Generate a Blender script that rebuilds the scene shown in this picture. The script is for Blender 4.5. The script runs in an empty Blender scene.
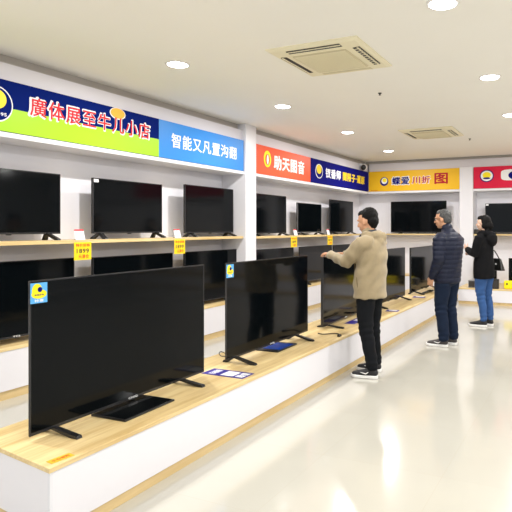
import bpy, bmesh, math, random
from mathutils import Vector, Matrix, Euler
PI = math.pi
S = bpy.context.scene
COL = S.collection

# ------------------------------------------------------------------ camera, world, big lights, exposure
cam_d = bpy.data.cameras.new('camera')
cam = bpy.data.objects.new('camera', cam_d); COL.objects.link(cam)
cam.location = (0, 0, 1.5)
cam.rotation_euler = (PI/2, 0, math.atan(237/540.0))
cam_d.sensor_fit = 'HORIZONTAL'; cam_d.sensor_width = 36.0
cam_d.lens = 540.0/512.0*36.0
cam_d.shift_x = -(350-256)/512.0
cam_d.shift_y = -28/512.0
cam_d.clip_start = 0.05; cam_d.clip_end = 200
S.camera = cam
S.view_settings.view_transform = 'Standard'
S.view_settings.look = 'None'
S.view_settings.exposure = 0.13
S.view_settings.gamma = 1.0
S.view_settings.use_curve_mapping = False

WORLD_STRENGTH = 1.2
LAMP_W = 33.0
w = bpy.data.worlds.new('front_fill'); S.world = w  # added ambient fill, enters where the room's front wall is left out
w.use_nodes = True
w.node_tree.nodes['Background'].inputs[0].default_value = (0.93, 0.96, 1.0, 1)
w.node_tree.nodes['Background'].inputs[1].default_value = WORLD_STRENGTH

CEIL = 3.03
LIGHTS = [(-3.5, 3.97), (-3.5, 5.87), (-3.5, 7.88), (-3.6, 10.1),
          (-0.9, 3.62), (-0.9, 5.58), (-0.95, 7.55), (-0.95, 9.6),
          (-3.5, 1.9), (-0.9, 1.3), (-3.5, -0.2),
          (1.8, 1.7), (1.8, 3.6), (1.8, 5.6), (1.8, 7.6), (1.8, 9.6),
          (4.2, 2.0), (4.2, 5.6), (4.2, 9.2)]

# ------------------------------------------------------------------ materials
def P(name, col, rough=0.5, spec=0.5, metal=0.0, noise=0.0, nscale=20, bump=0.0, coat=0.0, emis=None, es=0, sheen=0):
    m = bpy.data.materials.new(name); m.use_nodes = True
    nt = m.node_tree; b = nt.nodes['Principled BSDF']
    b.inputs['Base Color'].default_value = (*col, 1)
    b.inputs['Roughness'].default_value = rough
    b.inputs['Specular IOR Level'].default_value = spec
    b.inputs['Metallic'].default_value = metal
    b.inputs['Coat Weight'].default_value = coat
    b.inputs['Sheen Weight'].default_value = sheen
    if emis:
        b.inputs['Emission Color'].default_value = (*emis, 1); b.inputs['Emission Strength'].default_value = es
    if noise or bump:
        tc = nt.nodes.new('ShaderNodeTexCoord'); n = nt.nodes.new('ShaderNodeTexNoise')
        n.inputs['Scale'].default_value = nscale; n.inputs['Detail'].default_value = 4
        nt.links.new(tc.outputs['Object'], n.inputs['Vector'])
        if noise:
            mx = nt.nodes.new('ShaderNodeMix'); mx.data_type = 'RGBA'
            mx.inputs[6].default_value = (*[c*(1-noise) for c in col], 1)
            mx.inputs[7].default_value = (*[min(1, c*(1+noise)) for c in col], 1)
            nt.links.new(n.outputs['Fac'], mx.inputs[0]); nt.links.new(mx.outputs[2], b.inputs['Base Color'])
        if bump:
            bp = nt.nodes.new('ShaderNodeBump'); bp.inputs['Strength'].default_value = bump; bp.inputs['Distance'].default_value = 0.01
            nt.links.new(n.outputs['Fac'], bp.inputs['Height']); nt.links.new(bp.outputs['Normal'], b.inputs['Normal'])
    return m

def wood(name, c1, c2, along='Y', rough=0.38):
    m = bpy.data.materials.new(name); m.use_nodes = True
    nt = m.node_tree; b = nt.nodes['Principled BSDF']
    b.inputs['Roughness'].default_value = rough
    tc = nt.nodes.new('ShaderNodeTexCoord'); mp = nt.nodes.new('ShaderNodeMapping')
    mp.inputs['Scale'].default_value = (14, 0.9, 14) if along == 'Y' else (0.9, 14, 14)
    n = nt.nodes.new('ShaderNodeTexNoise'); n.inputs['Scale'].default_value = 1.6; n.inputs['Detail'].default_value = 7
    n.inputs['Roughness'].default_value = 0.62
    r = nt.nodes.new('ShaderNodeValToRGB')
    r.color_ramp.elements[0].position = 0.32; r.color_ramp.elements[0].color = (*c2, 1)
    r.color_ramp.elements[1].position = 0.66; r.color_ramp.elements[1].color = (*c1, 1)
    nt.links.new(tc.outputs['Object'], mp.inputs[0]); nt.links.new(mp.outputs[0], n.inputs['Vector'])
    nt.links.new(n.outputs['Fac'], r.inputs[0]); nt.links.new(r.outputs[0], b.inputs['Base Color'])
    return m

M = {}
M['wall'] = P('wall_paint', (0.88, 0.875, 0.93), 0.6, noise=0.02, nscale=3)
M['fascia'] = P('fascia_paint', (0.68, 0.66, 0.70), 0.55)
M['wall_dim'] = P('grey_wall_paint', (0.62, 0.62, 0.64), 0.7)
M['gap'] = P('cornice_shade', (0.50, 0.46, 0.42), 0.7)  # shade of the gap under the ceiling, painted in as a darker tone
M['ceil'] = P('ceiling_paint', (0.93, 0.915, 0.87), 0.8, 0.2, noise=0.015, nscale=2)
M['white'] = P('white_laminate', (0.80, 0.79, 0.83), 0.3, noise=0.01)
M['trim'] = P('white_trim', (0.76, 0.76, 0.80), 0.35)
M['wood'] = wood('oak_laminate', (0.83, 0.66, 0.35), (0.58, 0.40, 0.16))
M['woodX'] = wood('oak_laminate_across', (0.83, 0.66, 0.35), (0.58, 0.40, 0.16), 'X')
M['kick'] = wood('oak_kickboard', (0.72, 0.54, 0.27), (0.58, 0.41, 0.18))
M['plastic'] = P('black_plastic', (0.012, 0.012, 0.013), 0.35, 0.4)
M['bezel'] = P('satin_bezel', (0.02, 0.02, 0.022), 0.25, 0.5)
M['bezel_silver'] = P('grey_bezel', (0.32, 0.32, 0.33), 0.3, 0.5, metal=0.6)
M['screen'] = P('screen_glass', (0.0018, 0.0028, 0.0036), 0.085, 0.15)
M['logo'] = P('silver_print', (0.8, 0.8, 0.8), 0.4)
M['paper'] = P('white_paper', (0.85, 0.85, 0.86), 0.6)
M['red'] = P('red_print', (0.65, 0.02, 0.03), 0.5, 0.2)
M['dred'] = P('dark_red_print', (0.45, 0.01, 0.02), 0.5, 0.2)
M['navy'] = P('navy_print', (0.002, 0.012, 0.14), 0.75, 0.05)
M['navy2'] = P('royal_navy_print', (0.006, 0.007, 0.16), 0.75, 0.05)
M['green'] = P('lime_print', (0.36, 0.66, 0.02), 0.4, 0.2)
M['blue'] = P('sky_blue_print', (0.035, 0.25, 0.70), 0.4, 0.2)
M['orange'] = P('orange_red_print', (0.80, 0.10, 0.035), 0.4, 0.2)
M['yellow'] = P('golden_yellow_print', (0.86, 0.50, 0.02), 0.4, 0.2)
M['crimson'] = P('crimson_print', (0.66, 0.01, 0.05), 0.4, 0.2)
M['byellow'] = P('bright_yellow', (0.95, 0.78, 0.02), 0.4, 0.2)
M['cardyellow'] = P('card_yellow', (0.93, 0.66, 0.02), 0.5, 0.2)
M['oran'] = P('orange_spot', (0.9, 0.42, 0.03), 0.5)
M['purple'] = P('violet_print', (0.03, 0.02, 0.27), 0.4)
M['pblue'] = P('blue_reflection', (0.01, 0.06, 0.36), 0.25)  # blue screen reflection on the plate, painted as a patch of colour
M['lblue'] = P('light_blue_print', (0.10, 0.42, 0.85), 0.4)
M['acc'] = P('aged_cream_plastic', (0.86, 0.80, 0.59), 0.5)
M['acg'] = P('grille_plastic', (0.66, 0.59, 0.40), 0.6)
M['dark'] = P('dark_slot', (0.03, 0.025, 0.02), 0.6)
M['lamp'] = P('lamp_lens', (1, 1, 1), 0.5, emis=(1.0, 0.97, 0.95), es=14)
M['ring'] = P('lamp_ring', (0.85, 0.84, 0.82), 0.4)

def floor_mat():
    m = bpy.data.materials.new('polished_cream_tile'); m.use_nodes = True
    nt = m.node_tree; b = nt.nodes['Principled BSDF']
    b.inputs['Roughness'].default_value = 0.13
    b.inputs['Specular IOR Level'].default_value = 0.6
    b.inputs['Coat Weight'].default_value = 0.3; b.inputs['Coat Roughness'].default_value = 0.05
    tc = nt.nodes.new('ShaderNodeTexCoord')
    br = nt.nodes.new('ShaderNodeTexBrick')
    br.offset = 0; br.inputs['Scale'].default_value = 1.0
    br.inputs['Brick Width'].default_value = 0.8; br.inputs['Row Height'].default_value = 0.8
    br.inputs['Mortar Size'].default_value = 0.0016; br.inputs['Mortar Smooth'].default_value = 0.3
    br.inputs['Color1'].default_value = (0.50, 0.485, 0.425, 1); br.inputs['Color2'].default_value = (0.49, 0.475, 0.415, 1)
    br.inputs['Mortar'].default_value = (0.48, 0.45, 0.375, 1)
    n = nt.nodes.new('ShaderNodeTexNoise'); n.inputs['Scale'].default_value = 1.3; n.inputs['Detail'].default_value = 5
    mx = nt.nodes.new('ShaderNodeMix'); mx.data_type = 'RGBA'; mx.blend_type = 'MULTIPLY'; mx.inputs[0].default_value = 0.12
    nt.links.new(tc.outputs['Object'], br.inputs['Vector']); nt.links.new(tc.outputs['Object'], n.inputs['Vector'])
    nt.links.new(br.outputs['Color'], mx.inputs[6]); nt.links.new(n.outputs['Fac'], mx.inputs[7])
    nt.links.new(mx.outputs[2], b.inputs['Base Color'])
    return m
M['floor'] = floor_mat()

# ------------------------------------------------------------------ helpers
def obj(name, bm, mat, parent=None, smooth=False, bevel=0.0):
    me = bpy.data.meshes.new(name)
    bm.normal_update(); bm.to_mesh(me); bm.free()
    o = bpy.data.objects.new(name, me); COL.objects.link(o)
    if mat: me.materials.append(mat)
    if smooth:
        for p in me.polygons: p.use_smooth = True
    if bevel:
        md = o.modifiers.new('bevel', 'BEVEL'); md.width = bevel; md.segments = 2; md.limit_method = 'ANGLE'
    if parent: o.parent = parent
    return o

def tag(o, label, cat, group=None):
    o['label'] = label; o['category'] = cat
    if group: o['group'] = group
    return o

def thing(name, label, cat, loc=(0, 0, 0), rz=0, group=None):
    o = bpy.data.objects.new(name, None); COL.objects.link(o)
    o.location = loc; o.rotation_euler = (0, 0, rz)
    o.empty_display_size = 0.05
    return tag(o, label, cat, group)

def struct(name, bm, mat, **k):
    o = obj(name, bm, mat, **k); o['kind'] = 'structure'; return o

def box(bm, x0, x1, y0, y1, z0, z1, mat4=None):
    vs = [bm.verts.new((x, y, z)) for x in (x0, x1) for y in (y0, y1) for z in (z0, z1)]
    if mat4 is not None:
        for v in vs: v.co = mat4 @ v.co
    for f in ((0, 1, 3, 2), (4, 6, 7, 5), (0, 4, 5, 1), (2, 3, 7, 6), (0, 2, 6, 4), (1, 5, 7, 3)):
        bm.faces.new([vs[i] for i in f])
    return bm

def bx(*a, **k):
    bm = bmesh.new(); return box(bm, *a, **k)

def prism(bm, pts, z0, z1):
    lo = [bm.verts.new((x, y, z0)) for x, y in pts]; hi = [bm.verts.new((x, y, z1)) for x, y in pts]
    n = len(pts)
    bm.faces.new(hi); bm.faces.new(lo[::-1])
    for i in range(n): bm.faces.new((lo[i], lo[(i+1) % n], hi[(i+1) % n], hi[i]))
    bmesh.ops.recalc_face_normals(bm, faces=bm.faces)
    return bm

def tube(bm, pts, radii, seg=12, side=None, cap0=1.0, cap1=1.0):
    """closed tube through pts; radii floats or (a,b): a along 'side' direction, b across; rounded ends"""
    pts = [Vector(p) for p in pts]
    rr = [(r, r) if not isinstance(r, (tuple, list)) else tuple(r) for r in radii]
    P2, R2 = [], []
    d0 = (pts[1]-pts[0]).normalized(); d1 = (pts[-1]-pts[-2]).normalized()
    m0 = min(rr[0]); m1 = min(rr[-1])
    for k in (0.95, 0.6, 0.25):
        P2.append(pts[0]-d0*m0*k*0.9*cap0); s = math.sqrt(1-k*k); R2.append((rr[0][0]*s, rr[0][1]*s))
    for p, r in zip(pts, rr): P2.append(p); R2.append(r)
    for k in (0.25, 0.6, 0.95):
        P2.append(pts[-1]+d1*m1*k*0.9*cap1); s = math.sqrt(1-k*k); R2.append((rr[-1][0]*s, rr[-1][1]*s))
    rings = []
    ref = Vector(side) if side else None
    prev = None
    for i, p in enumerate(P2):
        a = P2[max(0, i-1)]; b = P2[min(len(P2)-1, i+1)]
        t = (b-a).normalized()
        if ref is not None: u = ref-t*ref.dot(t)
        elif prev is not None: u = prev-t*prev.dot(t)
        else:
            u = Vector((0, 0, 1)) if abs(t.z) < 0.9 else Vector((1, 0, 0)); u = u-t*u.dot(t)
        u.normalize(); prev = u; v = t.cross(u)
        rings.append([bm.verts.new(p+u*R2[i][0]*math.cos(2*PI*j/seg)+v*R2[i][1]*math.sin(2*PI*j/seg)) for j in range(seg)])
    for i in range(len(rings)-1):
        for j in range(seg):
            bm.faces.new((rings[i][j], rings[i][(j+1) % seg], rings[i+1][(j+1) % seg], rings[i+1][j]))
    bm.faces.new(rings[0][::-1]); bm.faces.new(rings[-1])
    return bm

def ell(bm, c, r, rot=None, seg=20):
    mt = Matrix.Translation(c)
    if rot: mt = mt @ Euler(rot).to_matrix().to_4x4()
    mt = mt @ Matrix.Diagonal((*r, 1))
    bmesh.ops.create_uvsphere(bm, u_segments=seg, v_segments=seg//2+2, radius=1, matrix=mt)
    return bm

def lathe(bm, prof, seg=32, c=(0, 0, 0)):
    rings = []
    for r, z in prof:
        rings.append([bm.verts.new((c[0]+r*math.cos(2*PI*j/seg), c[1]+r*math.sin(2*PI*j/seg), c[2]+z)) for j in range(seg)])
    for i in range(len(rings)-1):
        for j in range(seg): bm.faces.new((rings[i][j], rings[i][(j+1) % seg], rings[i+1][(j+1) % seg], rings[i+1][j]))
    bm.faces.new(rings[0][::-1]); bm.faces.new(rings[-1])
    bmesh.ops.recalc_face_normals(bm, faces=bm.faces)
    return bm

def blob(name, bm, mat, parent, voxel=0.012, it=4, disp=None):
    """fuse the closed shapes in bm into one continuous surface"""
    bmesh.ops.recalc_face_normals(bm, faces=bm.faces)
    me = bpy.data.meshes.new(name); bm.to_mesh(me); bm.free()
    t = bpy.data.objects.new('tmp', me); COL.objects.link(t)
    r = t.modifiers.new('r', 'REMESH'); r.mode = 'VOXEL'; r.voxel_size = voxel
    s = t.modifiers.new('s', 'SMOOTH'); s.factor = 0.5; s.iterations = it
    dg = bpy.context.evaluated_depsgraph_get()
    out = bpy.data.meshes.new_from_object(t.evaluated_get(dg))
    bpy.data.objects.remove(t); bpy.data.meshes.remove(me)
    if disp:
        ns = [v.normal.copy() for v in out.vertices]
        for v, n in zip(out.vertices, ns):
            v.co += n*disp(v.co, n)
    for p in out.polygons: p.use_smooth = True
    out.materials.clear(); out.materials.append(mat)
    o = bpy.data.objects.new(name, out); COL.objects.link(o); out.name = name
    if parent: o.parent = parent
    return o

def text(name, body, mat, parent, w_, h_, bold=0.012, depth=0.003, M4=Matrix.Identity(4)):
    """lettering fitted into a w_ x h_ box centred on local origin of M4 (x right, y up, z out)"""
    c = bpy.data.curves.new('t', 'FONT'); c.body = body; c.space_character = 1.12; c.resolution_u = 2
    t = bpy.data.objects.new('t', c); COL.objects.link(t)
    dg = bpy.context.evaluated_depsgraph_get()
    me = bpy.data.meshes.new_from_object(t.evaluated_get(dg))
    bpy.data.objects.remove(t); bpy.data.curves.remove(c)
    bm = bmesh.new()
    shifts = [(0.0, 0.0)]
    if bold > 0.005: shifts = [(bold*math.cos(a*PI/4), bold*math.sin(a*PI/4)) for a in range(8)]
    for k, (dx, dy) in enumerate(shifts):
        n0 = len(bm.verts); bm.from_mesh(me); bm.verts.ensure_lookup_table()
        for v in bm.verts[n0:]: v.co.x += dx; v.co.y += dy; v.co.z = -0.02*k
    bpy.data.meshes.remove(me)
    r = bmesh.ops.extrude_face_region(bm, geom=bm.faces[:])
    for v in r['geom']:
        if isinstance(v, bmesh.types.BMVert): v.co.z += 1.0
    for v in bm.verts: v.co.z = max(0.0, v.co.z)
    xs = [v.co.x for v in bm.verts]; ys = [v.co.y for v in bm.verts]
    x0, x1, y0, y1 = min(xs), max(xs), min(ys), max(ys)
    for v in bm.verts:
        v.co = M4 @ Vector(((v.co.x-(x0+x1)/2)/(x1-x0)*w_, (v.co.y-(y0+y1)/2)/(y1-y0)*h_, v.co.z*depth))
    bmesh.ops.recalc_face_normals(bm, faces=bm.faces)
    return obj(name, bm, mat, parent)

def disc(bm, M4, a, b, z0, z1, seg=32, power=2.0):
    """(super)elliptical plate in M4's local frame"""
    pts = []
    for j in range(seg):
        t = 2*PI*j/seg; cx, sx = math.cos(t), math.sin(t)
        pts.append((a*math.copysign(abs(cx)**(2/power), cx), b*math.copysign(abs(sx)**(2/power), sx)))
    lo = [bm.verts.new(M4 @ Vector((x, y, z0))) for x, y in pts]; hi = [bm.verts.new(M4 @ Vector((x, y, z1))) for x, y in pts]
    bm.faces.new(hi); bm.faces.new(lo[::-1])
    for i in range(seg): bm.faces.new((lo[i], lo[(i+1) % seg], hi[(i+1) % seg], hi[i]))
    bmesh.ops.recalc_face_normals(bm, faces=bm.faces)
    return bm

# frames: a board on the left wall (facing +X, reading direction +Y) and on the back wall (facing -Y, reading +X)
def FL(y, z, x): return Matrix(((0, 0, 1, x), (1, 0, 0, y), (0, 1, 0, z), (0, 0, 0, 1)))
def FB(x, z, y): return Matrix(((1, 0, 0, x), (0, 0, -1, y), (0, 1, 0, z), (0, 0, 0, 1)))
def FT(x, y, z, a=0):  # lying face up, reading direction turned by a
    return Matrix.Translation((x, y, z)) @ Matrix.Rotation(a, 4, 'Z')

# ------------------------------------------------------------------ the room
struct('floor', bx(-5.2, 6.0, -3.0, 12.2, -0.1, 0.0), M['floor'])
struct('ceiling', bx(-5.2, 6.0, -3.0, 12.2, CEIL, CEIL+0.1), M['ceil'])
struct('wall_left', bx(-5.1, -5.0, -3.0, 12.0, 0, CEIL), M['wall'])
struct('wall_back', bx(-5.1, 6.0, 11.95, 12.05, 0, CEIL), M['wall'])
struct('wall_right', bx(5.9, 6.0, -3.0, 12.0, 0, CEIL), M['wall_dim'])
# fascia boxes above the shelves, their lighter lip and the recessed cornice
struct('trim_1', bx(-5.0, -4.63, -1.0, 11.57, 2.325, 2.935), M['fascia'])
struct('trim_2', bx(-5.0, -4.60, -1.0, 11.55, 2.285, 2.33), M['trim'], bevel=0.004)
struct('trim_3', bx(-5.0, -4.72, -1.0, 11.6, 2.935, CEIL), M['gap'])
struct('trim_4', bx(-4.6, 5.9, 11.58, 11.95, 2.325, 2.97), M['fascia'])
struct('trim_5', bx(-4.6, 5.9, 11.55, 11.95, 2.285, 2.33), M['trim'], bevel=0.004)
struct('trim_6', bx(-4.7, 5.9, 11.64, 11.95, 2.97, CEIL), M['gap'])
struct('trim_7', bx(-5.0, -4.575, 6.625, 6.90, 0, CEIL), M['trim'], bevel=0.004)      # column on the left wall
struct('trim_8', bx(-2.50, -2.215, 11.535, 11.95, 0, 2.80), M['trim'], bevel=0.004)  # column on the back wall

# downlights
for i, (x, y) in enumerate(LIGHTS):
    near = {0: 'recessed round downlight nearest the camera above the left wall signs',
            1: 'recessed round downlight above the orange sign, second along the left row',
            2: 'recessed round downlight above the dark blue sign',
            3: 'recessed round downlight in the corner above the yellow sign',
            4: 'round downlight at the top edge of the photo, right of the big air conditioner',
            5: 'round downlight between the two air conditioners on the right',
            6: 'round downlight at the right edge above the red sign'}.get(i, 'recessed round downlight in the ceiling outside the photographed area')
    t = thing('downlight', near, 'ceiling light', (x, y, CEIL), 0, 'ceiling downlights')
    bm = bmesh.new(); lathe(bm, [(0.112, -0.0), (0.112, -0.006), (0.102, -0.010), (0.092, -0.008), (0.090, 0.0)])
    obj('ring', bm, M['ring'], t, smooth=False)
    bm = bmesh.new(); lathe(bm, [(0.089, -0.001), (0.087, -0.0105), (0.05, -0.012)])
    obj('lens', bm, M['lamp'], t)
    ld = bpy.data.lights.new('downlight_beam', 'AREA'); ld.shape = 'DISK'; ld.size = 0.13; ld.energy = LAMP_W
    ld.color = (1.0, 0.975, 0.955)
    lo = bpy.data.objects.new('downlight_beam', ld); COL.objects.link(lo); lo.parent = t; lo.location = (0, 0, -0.016)

# air conditioners
def aircon(x, y, label):
    t = thing('ceiling_air_conditioner', label, 'air conditioner', (x, y, CEIL), 0, 'ceiling cassette air conditioners')
    bm = bmesh.new()
    h = 0.425
    # sloped panel with a raised centre
    rings = [(h, 0.0), (h, -0.012), (h-0.03, -0.026), (0.27, -0.034)]
    vv = [[bm.verts.new((sx*r, sy*r, z)) for sx, sy in ((-1, -1), (1, -1), (1, 1), (-1, 1))] for r, z in rings]
    for i in range(3):
        for j in range(4): bm.faces.new((vv[i][j], vv[i][(j+1) % 4], vv[i+1][(j+1) % 4], vv[i+1][j]))
    bm.faces.new(vv[0]); bm.faces.new(vv[-1])
    bmesh.ops.recalc_face_normals(bm, faces=bm.faces)
    obj('panel', bm, M['acc'], t)
    bm = bmesh.new(); box(bm, -0.255, 0.255, -0.255, 0.255, -0.044, -0.033)
    g = obj('intake_grille', bm, M['acg'], t, bevel=0.006)
    bm = bmesh.new()
    for k in range(22): box(bm, -0.24, 0.24, -0.243+k*0.022, -0.236+k*0.022, -0.048, -0.043)
    obj('grille_bars', bm, M['acc'], g)
    for a in range(4):
        mt = Matrix.Rotation(a*PI/2, 4, 'Z')
        s = obj('air_outlet', bx(-0.25, 0.25, -0.375, -0.315, -0.0335, -0.027, mat4=mt), M['acg'] if a == 2 else M['dark'], t)
        bm = bmesh.new(); box(bm, -0.25, 0.25, -0.365, -0.35, -0.037, -0.033, mat4=mt)
        if a == 1:
            for k in range(9): box(bm, -0.22+k*0.053, -0.21+k*0.053, -0.37, -0.32, -0.037, -0.033, mat4=mt)
        obj('louver', bm, M['acc'], s)
aircon(-2.10, 4.37, 'large cream four-way ceiling air conditioner nearest the camera')
aircon(-2.28, 8.45, 'smaller-looking cream ceiling air conditioner further back near the yellow sign')

for x, y, lab in ((-2.15, 5.74, 'tiny dark sprinkler head in the ceiling behind the near air conditioner'),
                  (-1.84, 9.3, 'tiny dark sprinkler head in the ceiling above the yellow sign')):
    t = thing('sprinkler_head', lab, 'sprinkler', (x, y, CEIL), 0, 'ceiling sprinklers')
    bm = bmesh.new(); lathe(bm, [(0.022, 0), (0.020, -0.006), (0.008, -0.008), (0.007, -0.02)], 16); obj('collar', bm, M['dark'], t)
    bm = bmesh.new(); lathe(bm, [(0.006, -0.02), (0.014, -0.022), (0.014, -0.025), (0.003, -0.028)], 16); obj('deflector', bm, M['dark'], t)

# ------------------------------------------------------------------ platforms and shelves
# long island in front
isl = thing('display_platform', 'long low white display platform with oak top running down the aisle', 'display platform', (-2.7, 2.0, 0))
IP = [(-2.30, 1.745), (-2.30, 10.1), (-3.02, 10.1), (-3.02, 1.85)]
def shifted(pts, o): return [(x-o[0], y-o[1]) for x, y in pts]
def inset(d): return [(-2.30-d, 1.745+d*1.1), (-2.30-d, 10.1-d), (-3.02+d, 10.1-d), (-3.02+d, 1.85+d*0.9)]
o_ = (-2.7, 2.0)
obj('top_board', prism(bmesh.new(), shifted(IP, o_), 0.350, 0.375), M['wood'], isl, bevel=0.003)
obj('white_body', prism(bmesh.new(), shifted(inset(0.006), o_), 0.062, 0.350), M['white'], isl)
obj('corner_strip', bx(-2.318-o_[0], -2.303-o_[0], 1.7505-o_[1], 1.765-o_[1], 0.062, 0.350), M['trim'], isl)
obj('kickboard', prism(bmesh.new(), shifted(inset(0.012), o_), 0.0, 0.062), M['kick'], isl)

def tier(label, y0, y1):
    t = thing('wall_platform', label, 'display platform', (-4.8, (y0+y1)/2, 0), 0, 'white and oak wall platforms')
    h = (y1-y0)/2
    obj('top_board', bx(-0.2, 0.17, -h, h, 0.425, 0.455), M['wood'], t, bevel=0.003)
    obj('white_body', bx(-0.2, 0.165, -h, h, 0.08, 0.425), M['white'], t)
    obj('kickboard', bx(-0.2, 0.155, -h, h, 0.0, 0.08), M['kick'], t)
tier('low white wall platform with oak top along the near half of the left wall', -1.0, 6.62)
tier('low white wall platform with oak top beyond the white column on the left wall', 6.905, 11.5)
t = thing('back_platform', 'low white platform with oak top against the back wall behind the woman', 'display platform', (1.6, 11.3, 0))
obj('top_board', bx(-3.96, 4.2, -0.58, 0.64, 0.285, 0.315), M['woodX'], t, bevel=0.003)
obj('white_body', bx(-3.955, 4.2, -0.574, 0.64, 0.055, 0.285), M['white'], t)
obj('kickboard', bx(-3.945, 4.2, -0.565, 0.64, 0.0, 0.055), M['kick'], t)

tag(obj('wall_shelf', bx(-5.0, -4.61, -1.0, 6.62, 1.347, 1.381), M['wood'], bevel=0.003), 'long oak wall shelf left of the white column, holding televisions', 'shelf', 'oak wall shelves')
tag(obj('wall_shelf', bx(-5.0, -4.61, 6.905, 11.56, 1.337, 1.371), M['wood'], bevel=0.003), 'oak wall shelf between the white column and the back corner', 'shelf', 'oak wall shelves')
tag(obj('wall_shelf', bx(-4.6, -2.502, 11.575, 11.95, 1.342, 1.372), M['woodX'], bevel=0.003), 'oak shelf on the back wall below the yellow sign', 'shelf', 'oak wall shelves')
tag(obj('wall_shelf', bx(-2.21, 5.8, 11.575, 11.95, 1.342, 1.372), M['woodX'], bevel=0.003), 'oak shelf on the back wall below the red sign', 'shelf', 'oak wall shelves')

# ------------------------------------------------------------------ signs
def sign_left(y0, y1, label, base):
    t = thing('shop_sign', label, 'sign', (-4.63, (y0+y1)/2, 2.335), 0, 'sign boards above the shelves')
    h = (y1-y0)/2
    obj('board', bx(0, 0.03, -h, h, 0, 0.445), base, t)
    return t
def L(y, z, x=0.03, cy=0): return FL(y-cy, z-2.335, x)

# 1 navy over lime
c = 3.45; t = sign_left(2.0, 4.9, 'navy and lime green sign with red white-edged characters, nearest the camera', M['navy'])
obj('lime_band', bx(0.03, 0.032, 2.0-c, 4.9-c, 0.0, 0.205), M['green'], t)
text('character_outline', '廣体展至牛儿小店', M['paper'], t, 1.49, 0.200, 0.042, 0.003, L(4.02, 2.600, 0.032, c))
text('characters', '廣体展至牛儿小店', M['red'], t, 1.445, 0.170, 0.010, 0.003, L(4.02, 2.600, 0.0355, c))
e = obj('emblem_rim', disc(bmesh.new(), L(2.99, 2.56, 0.032, c), 0.148, 0.155, 0, 0.004), M['paper'], t)
obj('emblem_disc', disc(bmesh.new(), L(2.99, 2.56, 0.036, c), 0.136, 0.143, 0, 0.003), M['navy'], e)
obj('emblem_spot', disc(bmesh.new(), L(2.985, 2.60, 0.039, c), 0.092, 0.085, 0, 0.003), M['byellow'], e)
text('emblem_letters', 'PRO95', M['paper'], e, 0.16, 0.03, 0.02, 0.002, L(3.0, 2.475, 0.039, c))
obj('orange_roundel_rim', disc(bmesh.new(), L(4.29, 2.722, 0.032, c), 0.105, 0.062, 0, 0.003), M['paper'], t)
obj('orange_roundel', disc(bmesh.new(), L(4.29, 2.725, 0.035, c), 0.094, 0.054, 0, 0.003), M['oran'], t)
# 2 blue
c = 5.76; t = sign_left(4.902, 6.61, 'sky blue sign with white characters beside the white column', M['blue'])
text('characters', '智能又凡置沟翻', M['paper'], t, 1.32, 0.175, 0.014, 0.003, L(5.775, 2.565, 0.03, c))
# 3 orange
c = 7.80; t = sign_left(6.905, 8.695, 'orange-red sign with pale emblem and white characters', M['orange'])
text('characters', '助天图音', M['paper'], t, 1.02, 0.235, 0.028, 0.003, L(7.95, 2.56, 0.03, c))
e = obj('emblem_disc', disc(bmesh.new(), L(7.25, 2.585, 0.03, c), 0.105, 0.13, 0, 0.003), M['byellow'], t)
obj('emblem_ring', disc(bmesh.new(), L(7.25, 2.575, 0.033, c), 0.065, 0.085, 0, 0.002), M['orange'], e)
obj('emblem_core', disc(bmesh.new(), L(7.25, 2.575, 0.035, c), 0.028, 0.075, 0, 0.002), M['paper'], e)
# 4 navy
c = 10.12; t = sign_left(8.71, 11.53, 'dark blue sign with white and yellow characters next to the back corner', M['navy2'])
text('white_characters', '钗番师', M['paper'], t, 0.70, 0.19, 0.03, 0.003, L(9.66, 2.565, 0.03, c))
text('yellow_characters', '間限子·運原', M['cardyellow'], t, 1.18, 0.175, 0.03, 0.003, L(10.70, 2.565, 0.03, c))
e = obj('emblem_rim', disc(bmesh.new(), L(9.04, 2.565, 0.03, c), 0.15, 0.135, 0, 0.003), M['paper'], t)
obj('emblem_disc', disc(bmesh.new(), L(9.04, 2.56, 0.033, c), 0.13, 0.115, 0, 0.002), M['navy2'], e)
obj('emblem_spot', disc(bmesh.new(), L(9.03, 2.60, 0.035, c), 0.10, 0.085, 0, 0.002), M['cardyellow'], e)

def sign_back(x0, x1, label, base):
    t = thing('shop_sign', label, 'sign', ((x0+x1)/2, 11.58, 2.335), 0, 'sign boards above the shelves')
    h = (x1-x0)/2
    obj('board', bx(-h, h, -0.03, 0, 0, 0.455), base, t)
    return t
def B(x, z, y=-0.03, cx=0): return FB(x-cx, z-2.335, y)
c = -3.55; t = sign_back(-4.595, -2.505, 'golden yellow sign on the back wall with navy and red characters', M['yellow'])
text('outline_characters', '蝶爱', M['paper'], t, 0.44, 0.215, 0.06, 0.002, B(-3.83, 2.56, -0.03, c))
text('navy_characters', '蝶爱', M['navy2'], t, 0.40, 0.18, 0.028, 0.002, B(-3.83, 2.56, -0.032, c))
text('outline_strokes', '川折', M['paper'], t, 0.44, 0.185, 0.055, 0.002, B(-3.355, 2.565, -0.03, c))
text('red_strokes', '川折', M['dred'], t, 0.41, 0.16, 0.025, 0.002, B(-3.355, 2.565, -0.032, c))
text('red_character', '图', M['dred'], t, 0.30, 0.24, 0.028, 0.002, B(-2.905, 2.58, -0.03, c))
e = obj('emblem_rim', disc(bmesh.new(), B(-4.22, 2.555, -0.03, c), 0.10, 0.10, 0, 0.003), M['navy2'], t)
obj('emblem_disc', disc(bmesh.new(), B(-4.215, 2.57, -0.033, c), 0.072, 0.072, 0, 0.002), M['paper'], e)
obj('emblem_spot', disc(bmesh.new(), B(-4.21, 2.585, -0.035, c), 0.05, 0.045, 0, 0.002), M['byellow'], e)
text('small_print', '智能家居', M['dred'], t, 0.16, 0.022, 0.0, 0.001, B(-4.46, 2.36, -0.03, c))
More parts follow.
